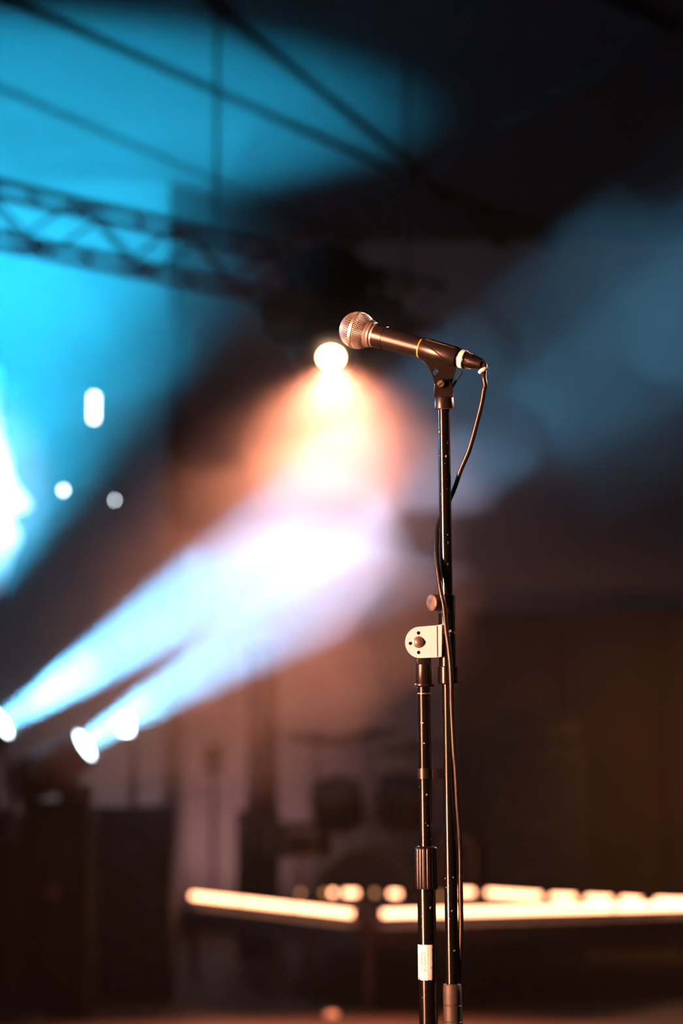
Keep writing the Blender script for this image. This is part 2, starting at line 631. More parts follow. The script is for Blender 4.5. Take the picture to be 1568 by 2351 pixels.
fs.append([j * cnt + seg for j in reversed(range(nr))])
sl.add(vs, fs)
cradle = sl.build('cradle', 'clip', clip)
# raised rails along the slit
for s in (-1, 1):
    th = math.pi / 2 + s * (gap / 2 + 0.10)
    off = (u3 * math.cos(th) + v3 * math.sin(th))
    MB().bar(C0 + a3 * 0.099 + off * 0.0140, C0 + a3 * 0.141 + off * 0.0130, 0.0030, 0.0022, off).build('rail', 'clip', cradle, bevel=0.0005)
# amber ring showing at the mouth of the cradle
MB().lathe(C0, AX, [(0.0925, .0119), (0.0925, .0133), (0.0950, .0136), (0.0950, .0121)], 40, cap=False,
           a0=a0 + 0.2, a1=a1 - 0.9, ref=UP).build('amber_ring', 'amber_ring', clip)
# diagonal step line on the cradle flank
dl = []
for k in range(13):
    t = 0.099 + 0.040 * k / 12
    s = k / 12
    th = math.radians(158 + 62 * (s ** 1.6))
    rr = 0.0146 - 0.0012 * s
    dl.append(C0 + a3 * t + (u3 * math.cos(th) + v3 * math.sin(th)) * rr)
dl2 = []
for k in range(13):
    t = 0.099 + 0.040 * k / 12
    s = k / 12
    th = math.radians(22 - 62 * (s ** 1.6))
    rr = 0.0143 - 0.0012 * s
    dl2.append(C0 + a3 * t + (u3 * math.cos(th) + v3 * math.sin(th)) * rr)
for line in (dl, dl2):
    MB().tube(line, 0.0006, 6).build('seam_ridge', 'clip', cradle)
# neck: webbed plate with an oval hole going down to the hinge
neck_pts = [(818, 575), (850, 600), (880, 640), (905, 700), (930, 780), (955, 835), (1065, 835), (1085, 800), (1105, 730), (1128, 660), (1128, 610), (980, 560)]
ov = [(938 + 20 * math.cos(q) - 9 * math.sin(q), 678 + 12 * math.cos(q) * .5 + 34 * math.sin(q)) for q in [2 * math.pi * k / 16 for k in range(16)]]
NY = 2.993
MB().plate([Z1(x, y, NY) for x, y in neck_pts], [[Z1(x, y, NY) for x, y in ov]], Vector((0, 1, 0)), 0.013).build('neck', 'clip', clip, angle=35)
# stiffening flange on the right of the neck
MB().bar(Z1(1180, 672, 2.992), Z1(1086, 822, 3.0), 0.012, 0.0018, RIGHT).build('neck_flange', 'clip', clip, bevel=0.0004)
# yoke: two cheeks and a round socket
for yy in (2.984, 3.008):
    arch = [(925, 905), (932, 800)] + [(1008 + 76 * math.cos(q), 806 - 72 * math.sin(q)) for q in [math.pi * (1 - k / 12) for k in range(13)]] + [(1090, 800), (1100, 905)]
    MB().plate([Z1(x, y, yy) for x, y in arch], [], Vector((0, 1, 0)), 0.007).build('yoke_cheek', 'clip', clip, angle=30)
sock_top, sock_bot = Z1(1013, 880), Z1(1017, 1018)
sd = sock_bot - sock_top
MB().lathe(sock_top, sd, [(-.002, .0108), (0, .0122), (sd.length * .9, .0129), (sd.length, .0126), (sd.length, .0085), (sd.length * .6, .0080)], 40, cap=False).build('socket', 'clip', clip)
MB().cyl(sock_bot + sd * -.08, sock_bot + sd * 0.03, .0088, chamfer=.0006, segs=32).build('thread_insert', 'rivet', clip)
MB().cyl(Z1(988, 787, 2.9835), Z1(988, 787, 2.9800), .0058, chamfer=.0006, segs=28).build('screw_boss', 'clip', clip)
scr = MB().cyl(Z1(988, 787, 2.981), Z1(988, 787, 2.9785), .0041, chamfer=.0005, segs=24).build('hinge_screw', 'rivet', clip)
MB().bar(Z1(966, 802, 2.9782), Z1(1010, 772, 2.9782), .0014, .0012, FWD).build('screw_slot', 'foam', scr)

# ------------------------------------------------------------------ microphone cable
cable_root = thing('microphone_cable', P(1053, 2350, 3.0), 'thin black microphone cable plugged into the microphone and wound round the pole', 'cable')
xp = [(147, 10.6), (149.5, 11.0), (156, 11.0), (156.5, 10.2), (158, 9.6), (163, 9.3), (170, 8.3), (177, 7.0), (178.5, 6.6), (178.5, 4.5), (174, 4.0)]
MB().lathe(C0, AX, [(a / 1000, b / 1000) for a, b in xp], 36, cap=False,).build('plug_boot', 'plastic', cable_root)
# ribs on the plug
for k in range(14):
    th = 2 * math.pi * k / 14
    off = u_ * math.cos(th) + v_ * math.sin(th)
    MB().bar(C0 + a_ * 0.1585 + off * .0097, C0 + a_ * 0.1645 + off * .0094, .0015, .0010, off).build('plug_rib', 'plastic', cable_root, smooth=False)
MB().lathe(C0, AX, [(.1485, .0113), (.149, .0118), (.1545, .0118), (.155, .0113)], 36, cap=False).build('tape_wrap', 'tape', cable_root)
tail = C0 + AX * 0.1765


def cz5(x, y, Y):
    return P(960 + x / 4.52, 880 + y / 4.52, Y)


cpts = [tail, tail + AX * 0.006, Z1(1375, 720, 2.972), Z1(1386, 800, 2.972), cz5(684, 60, 2.974), cz5(660, 200, 2.978), cz5(610, 400, 2.985), cz5(532, 680, 2.995), cz5(440, 900, 3.003),
        cz5(378, 1080, 3.010), cz5(310, 1240, 3.0150), P(1014, 1185, 3.0135), P(1004, 1214, 3.006), P(1002, 1252, 2.997), P(1003, 1289, 2.990), P(1008, 1333, 2.985),
        P(1014, 1368, 2.9815), P(1019, 1390, 2.981), P(1024, 1440, 2.9815), P(1030, 1485, 2.9810), P(1034, 1525, 2.9800), P(1036, 1570, 2.9800), P(1037, 1622, 2.983), P(1042, 1723, 2.985),
        P(1046, 1766, 2.987), P(1050, 1845, 2.992), P(1054.5, 1906, 2.996), P(1056.5, 1957, 3.0), P(1057, 2030, 3.0), P(1057.5, 2062, 3.0), P(1058.5, 2118, 3.0), P(1057.5, 2175, 3.0), P(1054.5, 2231, 3.003),
        P(1053.5, 2262, 3.013), P(1056, 2330, 3.016), P(1062, 2480, 3.02), P(1080, 2800, 3.03), P(1110, 3200, 3.05), Vector((0.30, 3.08, 0.06)), Vector((0.42, 3.15, 0.006)), Vector((0.75, 3.25, 0.005)),
        Vector((1.2, 3.1, 0.005))]
MB().tube(smooth_path(cpts, 8), 0.0031, 12).build('cord', 'cable', cable_root)
# loose end of a white tie at the back of the plug
MB().tube(smooth_path([Z1(1335, 690, 2.9665), Z1(1352, 668, 2.964), Z1(1375, 660, 2.964), Z1(1395, 648, 2.966), Z1(1408, 655, 2.969)], 6), [.0022] * 8 + [.0026] * 8 + [.0016] * 9, 8).build('white_tie', 'tape', cable_root)

# ================================================================== microphone stand (boom folded down along the upright)
stand = thing('microphone_stand', (P(990, 2351, 3.0).x, 3.0, 0.0), 'black microphone boom stand folded upright with scuffed poles and white swivel plate', 'microphone stand')


def boom_x(y):
    return 1018.5 + (y - 925) * 0.0147


def BX(y, Y=3.0):
    return P(boom_x(y), y, Y)


def post_x(y):
    return 973.0 + (y - 1570) * 0.0128


def PX(y, Y=3.0):
    return P(post_x(y), y, Y)


px = PPM
boom = MB().cyl(BX(925), BX(2262), 13.8 * px, 14.6 * px, segs=32).build('boom_arm', 'steel', stand)
# sleeve clamp on the boom
MB().cyl(BX(1400), BX(1535), 19.3 * px, segs=32).build('clamp_sleeve', 'steel', stand)
MB().cyl(BX(1366), BX(1408), 21 * px, segs=32, chamfer=.0008).build('clamp_collar', 'plastic', stand)
MB().cyl(BX(1530), BX(1571), 23 * px, segs=32, chamfer=.0010).build('clamp_collar', 'steel', stand)
# thumb knob
kdir = (RIGHT * -0.80 - FWD * 0.60).normalized()
kf = P(989, 1384, 2.985)
kn = MB().lathe(kf - kdir * .0135, kdir, [(0, .0085), (.0008, .0100), (.010, .0104), (.0122, .0101), (.0130, .0092), (.0134, .0060), (.0136, .0008)], 40,
                flute=lambda th: 1 + 0.012 * math.cos(20 * th)).build('thumb_knob', 'knob', stand)
MB().cyl(kf - kdir * .030, kf - kdir * .012, .0042, segs=16).build('knob_bolt', 'steel2', kn)


# white swivel plate with three holes
def Z2(x, y, Y):
    return P(900 + x / 7.127, 1340 + y / 7.127, Y)


def circ(cx, cy, r, n, f, Y, ry=None):
    return [f(cx + r * math.cos(2 * math.pi * k / n), cy + (ry or r) * math.sin(2 * math.pi * k / n), Y) for k in range(n)]


PY = 2.9865
out = [(815, 665), (735, 682)] + [(455 + 240 * math.cos(q), 960 - 256 * math.sin(q)) for q in [math.pi / 2 + math.pi * k / 22 for k in range(23)]] + [(735, 1205), (810, 1195)]
holes = [circ(435, 807, 30, 14, Z2, PY), circ(302, 977, 30, 14, Z2, PY), circ(437, 1125, 30, 14, Z2, PY)]
plate = MB().plate([Z2(x, y, PY) for x, y in out], holes, Vector((0, 1, 0)), 0.0028).build('swivel_plate', 'zinc', stand, angle=30)
MB().bar(Z2(736, 690, PY - .00005), Z2(744, 1198, PY - .00005), .0009, .0006, FWD).build('fold_line', 'foam', plate)
MB().plate([Z2(x, y, 3.0115) for x, y in out], [], Vector((0, 1, 0)), 0.0028).build('swivel_plate', 'zinc', stand, angle=30)
for (hx, hy) in ((435, 807), (302, 977), (437, 1125)):
    b_ = MB().cyl(Z2(hx, hy, 2.9893), Z2(hx, hy, 2.9885), .0034, segs=16).build('hole_backing', 'steel2', plate)
rc = Z2(434, 958, PY)
MB().lathe(rc, -Vector((0, 1, 0)), [(-.001, .0072), (.0006, .0071), (.0012, .0064), (.0014, .0056), (.0020, .0054), (.0032, .0045), (.0040, .0028), (.0043, .0006)], 36).build('rivet', 'rivet', plate)
# upright post
MB().lathe(PX(1500), PX(1572) - PX(1500), [(0, 15 * px), (.004, 17.5 * px), (.0375, 18.4 * px), (.0385, 17 * px)], 32).build('post_head', 'plastic', stand)
MB().box(P(post_x(1508), 1508, 3.0), (.018, .020, .020)).build('post_tongue', 'steel2', stand, bevel=.002)
MB().lathe(PX(1570), PX(1580) - PX(1570), [(0, 20 * px), (.0006, 23 * px), (.0026, 23.5 * px), (.0038, 22 * px), (.0042, 16 * px)], 32).build('post_flange', 'plastic', stand)
upper = MB().cyl(PX(1572), PX(1950), 14.7 * px, segs=32).build('upper_post', 'steel', stand)
MB().lathe(PX(1591), PX(1594) - PX(1591), [(0, 14.9 * px), (.0004, 15.3 * px), (.0012, 15.3 * px), (.0016, 14.9 * px)], 32).build('stop_ring', 'rivet', upper)
# cable holder bridging post and boom
hc = PX(1776)
MB().lathe(PX(1764), PX(1788) - PX(1764), [(0, 15.2 * px), (0, 17.5 * px), ((PX(1788) - PX(1764)).length, 17.5 * px), ((PX(1788) - PX(1764)).length, 15.2 * px)], 28, cap=False).build('holder_ring', 'plastic', stand)
MB().box((P(1000, 1776, 3.0)), (28 * px, .012, 24 * px)).build('holder_bridge', 'plastic', stand, bevel=.0012)
# fluted clutch
cl0, cl1 = PX(1943), PX(2041)
CL = (cl1 - cl0).length
MB().lathe(cl0, cl1 - cl0, [(0, 20 * px), (.0015, 24 * px), (.004, 25.3 * px), (CL * .5, 25.6 * px), (CL - .003, 25.8 * px), (CL, 24.5 * px)], 96,
           flute=lambda th: 1 - 0.07 * max(0.0, math.cos(14 * th)) ** 6).build('height_clutch', 'plastic', stand, angle=60)
# lower tube down to the tripod
lt0 = PX(2041)
lt1 = Vector((P(post_x(2700), 2700, 3.0).x + 0.006, 3.0, 0.16))
lower = MB().cyl(lt0, lt1, 20.9 * px, segs=36).build('lower_tube', 'steel', stand)
# boom end grip
e0, e1 = BX(2259), BX(2420)
EL = (e1 - e0).length
g1, g2 = EL * 48 / 161, EL * 86 / 161
gp = [(0, 19.2 * px), (.0012, 20.6 * px), (.012, 21.4 * px), (g1 - .001, 21.0 * px), (g1 - .0004, 19.6 * px), (g1 + .0004, 19.6 * px), (g1 + .001, 21.0 * px),
      (g2 - .001, 21.0 * px), (g2 - .0004, 19.6 * px), (g2 + .0004, 19.6 * px), (g2 + .001, 21.0 * px), (EL - .002, 21 * px), (EL, 18 * px)]
MB().lathe(e0, e1 - e0, gp, 36).build('boom_end_grip', 'rubber', stand, angle=30)
# sticker wrapped round the lower tube
la, lb = PX(2168), PX(2250)
lax = (lb - la).normalized()
lu, lv, _ = frame_of(lax)
LH = (lb - la).length
nu, nv = 28, 14
cam_dir = (CAM - la)
cam_dir = (cam_dir - lax * cam_dir.dot(lax)).normalized()
left = cam_dir.cross(lax).normalized()
if left.x > 0:
    left = -left
vs, fs, uvs = [], [], []
for j in range(nv + 1):
    for i in range(nu + 1):
        u = i / nu
        th = math.radians(-110 + 143 * u)          # 0 = facing the camera, negative = left
        s = j / nv
        if j == nv:
            s -= 0.035 * (0.5 + 0.5 * math.sin(u * 23) * math.cos(u * 51)) + (0.10 if 8 <= i <= 9 else 0)
        if i == nu:
            th += 0.05 * math.sin(j * 2.3)
        d = cam_dir * math.cos(th) - left * math.sin(th)
        vs.append(la + lax * (LH * s) + d * (21.15 * px))
        uvs.append((u, 1 - s))
for j in range(nv):
    for i in range(nu):
        k = j * (nu + 1) + i
        fs.append((k, k + 1, k + nu + 2, k + nu + 1))
lab = MB().add(vs, fs).build('paper_label', 'label', lower)
lab['label'] = 'torn white paper sticker with tiny print'
uvl = lab.data.uv_layers.new(name='UVMap')
for lp in lab.data.loops:
    uvl.data[lp.index].uv = uvs[lp.vertex_index]
# tripod below the frame
hub = lt1
MB().cyl(hub + Vector((0, 0, -.03)), hub + Vector((0, 0, .06)), .022, segs=28, chamfer=.003).build('tripod_hub', 'plastic', stand)
for k in range(3):
    q = math.radians(90 + 120 * k)
    dv = Vector((math.cos(q), math.sin(q), 0))
    foot = Vector((hub.x, hub.y, 0)) + dv * .31 + Vector((0, 0, .014))
    lg = MB().cyl(hub + dv * .02 + Vector((0, 0, .01)), foot, .008, segs=14).build('leg', 'steel', stand)
    MB().cyl(foot - dv * .012 + Vector((0, 0, 0)), foot + dv * .03, .0135, segs=14, chamfer=.003).build('rubber_foot', 'rubber', lg)


# ================================================================== moving head lights
def moving_head(lens, d, scale, label, base_c, base_size, glow_mat='cold', down=False, group=None, display=None, lens_r=None):
    """lens: centre of front glass, d: beam direction, base_c: centre of the base box"""
    root = thing('moving_head_light', base_c, label, 'stage light', group)
    s = scale
    b = MB().box(base_c, base_size).build('base', 'case', root, bevel=0.012 * s)
    if display:
        MB().box(display[0], display[1]).build('display', 'screen', b, smooth=False)
    hc = lens - d * (0.17 * s)
    # head shell: rounded can
    prof = [(-.36, .001), (-.355, .06), (-.33, .092), (-.20, .105), (-.03, .092), (0.0, .082), (.012, .080), (.012, .070), (-.01, .068)]
    prof = [(a * s, r * s) for a, r in prof]
    head = MB().lathe(lens, d, prof, 32, cap=False).build('head', 'case', root)
    lr = lens_r or .062 * s
    MB().lathe(lens, d, [(-.006, lr * 1.02), (0, lr), (.003, lr * .7), (.004, .0005)], 32).build('lens', glow_mat, head)
    MB().lathe(lens, d, [(-.010 * s, lr * 1.03), (-.008 * s, .07 * s)], 32, cap=False).build('lens_plate', 'alu', head)
    # yoke
    side = d.cross(Vector((0, 0, 1)))
    side = Vector((side.x, side.y, 0)).normalized() if side.length > .1 else Vector((1, 0, 0))
    sgn = -1 if down else 1
    zb = base_c.z + sgn * base_size[2] / 2
    for k in (-1, 1):
        top = hc + side * (k * .125 * s)
        low = Vector((base_c.x, base_c.y, zb)) + side * (k * .125 * s)
        arm = MB().bar(low, top + (top - low).normalized() * .04 * s, .035 * s, .085 * s, side).build('yoke_arm', 'case', root, bevel=.008 * s)
        MB().cyl(top - side * (k * .03 * s), top + side * (k * .024 * s), .036 * s, segs=20, chamfer=.004 * s).build('tilt_hub', 'case', arm)
    ym = Vector((base_c.x, base_c.y, zb + sgn * .012 * s))
    MB().bar(ym - side * .14 * s, ym + side * .14 * s, .08 * s, .03 * s).build('yoke_bridge', 'case', root, bevel=.006 * s)
    return root


def box_thing_case(px0, px1, ptop, Y, depth, label, name='flight_case', cat='case', trims=True):
    a, b = P(px0, ptop, Y), P(px1, ptop, Y)
    w, h = b.x - a.x, a.z
    c = Vector(((a.x + b.x) / 2, Y + depth / 2, h / 2))
    root = thing(name, (c.x, c.y, 0), label, cat)
    body = MB().box(c, (w, depth, h)).build('body', 'case', root, bevel=.006)
    if trims:
        for sx in (-1, 1):
            MB().box((c.x + sx * (w / 2 - .012), Y - .003, h / 2), (.024, .008, h - .02)).build('edge_trim', 'alu', root, smooth=False)
        for zz in (.02, h * .62, h - .02):
            MB().box((c.x, Y - .0035, zz), (w - .05, .007, .022)).build('rail_trim', 'alu', root, smooth=False)
        lt = MB().box((c.x, Y - .006, h * .62), (.06, .012, .05)).build('latch', 'chrome', root, bevel=.003)
        MB().cyl((c.x - w * .3, Y - .012, h * .35), (c.x - w * .3 + .1, Y - .012, h * .35), .007, segs=10).build('handle', 'chrome', root)
    return root


# right one of the pair, standing on its case
case_top = 1868
box_thing_case(38, 203, case_top, 10.0, 0.5, 'black flight case under the moving head light at left, beside the speaker cabinet')
bc = P(132, 1838, 10.16)
bz = P(132, case_top, 10.0).z
bc = Vector((bc.x, 10.18, bz + 0.06))
S2_ROOT = moving_head(S2_LENS, S2_DIR, 1.0, 'black moving head light on flight case throwing the nearer white-blue beam, beside the speaker cabinet', bc, (0.27, 0.26, 0.12), group='moving head lights at the left of the stage',
                      display=(Vector((bc.x - 0.02, bc.y - 0.131, bc.z + 0.005)), (0.075, 0.004, 0.03)))
# left one, cut by the frame
box_thing_case(-150, 22, 1925, 10.02, 0.5, 'low black flight case at the left frame edge')
bz1 = P(-60, 1925, 10.02).z
bc1 = Vector((P(-60, 1800, 10.2).x, 10.25, bz1 + 0.06))
S1_ROOT = moving_head(S1_LENS, S1_DIR, 1.0, 'moving head light cut by the left frame edge, source of the upper white-blue beam', bc1, (0.27, 0.26, 0.12), group='moving head lights at the left of the stage')

# orange spotlight under the truss
ob = P(765, 732, 10.55)
oc = Vector((ob.x, 10.56, ob.z))
O_ROOT = moving_head(O1_LENS, O1_DIR, 1.9, 'big black moving head light hanging from the truss, shining orange behind the microphone head', oc, (0.62, 0.36, 0.15), 'warm_lens', down=True, lens_r=.045)

# ================================================================== truss
ta, tb = P(-260, 470, 8.75), P(985, 700, 11.1)
tb.z = ta.z = 3.13
td = (tb - ta).normalized()
side = Vector((td.y, -td.x, 0)).normalized()
TW, TH = 0.18, 0.20
truss = thing('lighting_truss', ta, 'black box truss slanting across the ceiling above the orange spotlight', 'truss')
corners = [(-1, -1), (1, -1), (1, 1), (-1, 1)]


def tc(k, t):
    sx, sz = corners[k]
    return ta + td * t + side * (sx * TW / 2) + Vector((0, 0, sz * TH / 2))


TL = (tb - ta).length
for k in range(4):
    MB().cyl(tc(k, 0), tc(k, TL), .015, segs=10).build('chord', 'alu', truss)
nb = 11
for fce in range(4):
    k2 = (fce + 1) % 4
    for i in range(nb):
        t0, t1 = TL * i / nb, TL * (i + 1) / nb
        a, b = (fce, k2) if i % 2 == 0 else (k2, fce)
        MB().cyl(tc(a, t0), tc(b, t1), .007, segs=7).build('brace', 'alu', truss)
# hangers to the ceiling
for t in (TL * .12, TL * .55, TL * .95):
    c = ta + td * t
    MB().cyl(c + Vector((0, 0, TH / 2)), Vector((c.x, c.y, H)), .008, segs=8).build('hanger_rod', 'alu', truss)
# clamps of the orange light
for sx in (-1, 1):
    c = oc + Vector((sx * .2, 0, .075))
    MB().cyl(c, c + Vector((0, 0, .16)), .02, segs=10).build('truss_clamp', 'alu', O_ROOT)

# ================================================================== LED tubes and riser
TZ = 0.385


def at_z(px_, py_, z):
    d = P(px_, py_, 1.0) - CAM
    return CAM + d * ((z - CAM.z) / d.z)


def led_tube(a, b, r, label, mat='tube', group='glowing warm tubes round the riser', clamps=2):
    a, b = Vector(a), Vector(b)
    root = thing('led_tube', (a + b) / 2, label, 'tube light', group)
    d = (b - a).normalized()
    L = (b - a).length
    cp_ = min(.015, L * .12)
    MB().lathe(a + d * cp_, d, [(0, r * .8), (r * .3, r), (L - 2 * cp_ - r * .3, r), (L - 2 * cp_, r * .8)], 16).build('glow_tube', mat, root)
    for p, s in ((a, 1), (b, -1)):
        MB().cyl(p, p + d * (s * cp_), r * 1.05, segs=14).build('end_cap', 'case', root)
    for k in range(clamps):
        c = a + d * (L * (k + 1) / (clamps + 1))
        MB().cyl(c - d * .004, c + d * .004, r * 1.12, segs=14).build('clamp_ring', 'riser_metal', root)
    return root


FA0, FA1 = at_z(440, 2056, TZ), at_z(818, 2099, TZ)
FB0, FB1 = at_z(868, 2098, TZ), at_z(1900, 2071, TZ)
led_tube(FA0, FA1, .013, 'front tube light on the riser edge, slanting left of the corner post', clamps=2)
led_tube(FB0, FB1, .013, 'long front tube light running right from the corner post, passing behind the stand', clamps=1)
seg_lab = 'short tube light piece on the far riser edge, left of the stand poles'
for (x0, x1, y0_, y1_, mt, lab_) in [
    (684, 697, 2050, 2050, 'tube_dim', 'dimmest leftmost dot of the far row of tube lights'),
    (738, 752, 2050, 2050, 'tube_dim', 'second dim dot from the left in the far row of tube lights'),
    (757, 772, 2050, 2050, 'tube', 'bright dot touching the left end of the short far tube light'),
    (784, 826, 2050, 2050, 'tube', 'short far tube light between two bright dots, left of the stand'),
    (852, 868, 2050, 2050, 'tube_dim', 'single round dot in the far row of tube lights, above the riser corner'),
    (893, 926, 2051, 2053, 'tube', 'far tube light piece just left of the stand poles'),
    (1006, 1020, 2057, 2057, 'tube_dim', 'dim dot of far tube light between the two stand poles'),
    (1052, 1094, 2048, 2049, 'tube', 'far tube light piece just right of the stand poles'),
    (1116, 1250, 2049, 2058, 'tube', 'longest far tube light, right of the stand'),
    (1262, 1329, 2059, 2062, 'tube', 'far tube light, second piece right of the longest one'),
    (1342, 1412, 2063, 2066, 'tube', 'far tube light piece just above the long front tube'),
    (1424, 1480, 2066, 2070, 'tube', 'far tube light piece merging with the long front tube'),
    (1500, 1590, 2069, 2072, 'tube', 'far tube light piece cut by the right frame edge'),
]:
    led_tube(at_z(x0, y0_, TZ), at_z(x1, y1_, TZ), .013, lab_, mt, clamps=0)

RZ = 0.34
rise_pts = [at_z(842, 2108, TZ), at_z(428, 2060, TZ), at_z(700, 2044, TZ), at_z(1108, 2040, TZ), at_z(1930, 2068, TZ)]
rp = [Vector((p.x, p.y, RZ - .07)) for p in rise_pts]
cen = sum(rp, Vector()) / len(rp)
riser = thing('stage_riser', (cen.x, cen.y, 0), 'low dark stage riser edged with glowing tubes, standing on posts', 'platform')
MB().plate(rp, [], Vector((0, 0, 1)), .07).build('deck', 'deck', riser, smooth=False)
for i in range(len(rp)):
    a, b = rp[i], rp[(i + 1) % len(rp)]
    MB().bar(a + Vector((0, 0, .025)), b + Vector((0, 0, .025)), .02, .075).build('edge_frame', 'riser_metal', riser, smooth=False)
for i, p in enumerate(rp):
    q = p + (cen - p) * .03
    MB().bar((q.x, q.y, 0), (q.x, q.y, RZ - .06), .035).build('post', 'riser_metal', riser, smooth=False)
    MB().box((q.x, q.y, .006), (.09, .09, .012)).build('foot_plate', 'riser_metal', riser, smooth=False)
q = rp[0] * .55 + rp[1] * .45
MB().bar((q.x, q.y, 0), (q.x, q.y, RZ - .06), .03).build('post', 'riser_metal', riser, smooth=False)
# pinkish corner bracket
MB().box(Vector((rp[0].x - .005, rp[0].y + .03, TZ - .005)), (.06, .06, .09)).build('corner_bracket', 'riser_metal', riser, bevel=.01)
# cradles that carry the tubes
for a, b in ((FA0, FA1), (FB0, FB1)):
    for t in (.12, .5, .88):
        c = a.lerp(b, t)
        MB().bar((c.x, c.y, RZ), (c.x, c.y, TZ - .012), .014).build('tube_bracket', 'riser_metal', riser, smooth=False)

# ================================================================== drum kit on the floor behind the riser
DZ = 0.0


def drum(name, label, c, axis, r, depth, group='drums behind the riser', feet=None):
    root = thing(name, c, label, 'drum', group)
    axis = Vector(axis).normalized()
    MB().cyl(c - axis * depth / 2, c + axis * depth / 2, r, segs=36).build('shell', 'drum', root)
    for s in (-1, 1):
        e = c + axis * (s * depth / 2)
        MB().lathe(e - axis * .012, axis, [(0, r * 1.0), (0, r * 1.035), (.024, r * 1.035), (.024, r * 1.0)], 36, cap=False).build('hoop', 'chrome', root)
        MB().cyl(e, e + axis * (s * .004), r * .99, segs=36).build('drum_head', 'skin' if s < 0 else 'drum', root)
    u, v, _ = frame_of(axis)
    for k in range(6):
        th = 2 * math.pi * (k + .5) / 6
        o = u * math.cos(th) + v * math.sin(th)
        MB().bar(c + o * (r * 1.03) - axis * depth * .42, c + o * (r * 1.03) + axis * depth * .42, .012).build('tension_rod', 'chrome', root, smooth=False)
    return root


def ground(px_, Y, z):
    return Vector((P(px_, 1700, Y).x, Y, z))


bd = ground(850, 13.35, DZ + .285)
bdr = drum('bass_drum', 'dark bass drum standing behind the riser, left of the stand post', bd, (0.1, 1, 0), .275, .36)
for s in (-1, 1):
    MB().cyl(bd + Vector((s * .2, -.1, -.05)), Vector((bd.x + s * .27, bd.y - .2, DZ + .004)), .01, segs=8).build('spur', 'chrome', bdr)
t1 = drum('tom_drum', 'dark tom drum mounted over the left of the bass drum', ground(775, 13.16, .80), (0.15, .45, -1), .135, .2)
t2 = drum('tom_drum', 'dark tom drum mounted over the right of the bass drum', ground(925, 13.16, .81), (-.1, .45, -1), .145, .21)
ft = drum('floor_tom', 'dark floor tom on three legs at the right of the kit', ground(1045, 13.25, DZ + .46), (0, 0.05, -1), .17, .34)
fc = ground(1045, 13.25, DZ)
for k in range(3):
    q = math.radians(30 + 120 * k)
    o = Vector((math.cos(q), math.sin(q), 0)) * .185
    MB().cyl(fc + o + Vector((0, 0, .006)), fc + o + Vector((0, 0, .5)), .008, segs=8).build('leg', 'chrome', ft)
sn = drum('snare_drum', 'dark snare drum on a stand at the left of the kit', ground(690, 12.85, DZ + .62), (0, .1, -1), .16, .13)
sc_ = ground(690, 12.85, DZ)
MB().cyl(sc_ + Vector((0, 0, .14)), sc_ + Vector((0, 0, .57)), .012, segs=10).build('stand_tube', 'chrome', sn)
for k in range(3):
    q = math.radians(10 + 120 * k)
    o = Vector((math.cos(q), math.sin(q), 0))
    MB().cyl(sc_ + Vector((0, 0, .2)), sc_ + o * .2 + Vector((0, 0, .008)), .008, segs=8).build('leg', 'chrome', sn)
for tt, off in ((t1, .06), (t2, -.06)):
    c = tt.location
    MB().cyl(Vector((c.x + off, c.y + .1, bd.z + .26)), Vector((c.x + off * .4, c.y + .08, c.z)), .011, segs=8).build('mount_post', 'chrome', tt)


def cymbal(px_, py_, Y, r, tilt, label):
    c = P(px_, py_, Y)
    root = thing('cymbal_stand', (c.x, c.y, DZ), label, 'cymbal stand', 'cymbals over the drum kit')
    ax = Vector((tilt, -.12, 1)).normalized()
    MB().lathe(c, ax, [(-.018, r), (-.0165, r), (-.006, r * .55), (0, r * .22), (.012, r * .16), (.02, r * .08), (.022, .004)], 36, cap=False).build('cymbal', 'cymbal', root)
    MB().cyl((c.x, c.y, DZ + .2), c + Vector((0, 0, .05)), .010, segs=10).build('pole', 'chrome', root)
    MB().cyl(c + Vector((0, 0, .022)), c + Vector((0, 0, .04)), .016, segs=12).build('wing_nut', 'chrome', root)
    for k in range(3):
        q = math.radians(50 + 120 * k)
        o = Vector((math.cos(q), math.sin(q), 0))
        MB().cyl(Vector((c.x, c.y, DZ + .28)), Vector((c.x, c.y, DZ + .008)) + o * .22, .008, segs=8).build('leg', 'chrome', root)
    return root


cymbal(728, 1692, 13.72, .20, .12, 'dark cymbal on a stand at the left of the drum kit')
cymbal(848, 1680, 14.25, .19, -.1, 'dark cymbal on a stand over the middle of the drum kit')
cymbal(948, 1712, 13.75, .20, -.08, 'dark cymbal on a stand at the right of the drum kit, behind the upper post')
# pale cowbell above the toms
cb = P(902, 1792, 12.88)
cow = thing('cowbell', cb, 'small pale cowbell above the drum kit, left of the upper post', 'cowbell')
MB().lathe(cb + Vector((0, 0, .035)), Vector((0.1, -.2, -1)), [(0, .014), (.004, .018), (.07, .027), (.072, .025)], 16).build('bell', 'skin', cow)
MB().cyl(cb + Vector((0, .012, .02)), Vector((cb.x + .015, 12.98, 0.84)), .006, segs=8).build('rod', 'chrome', cow)


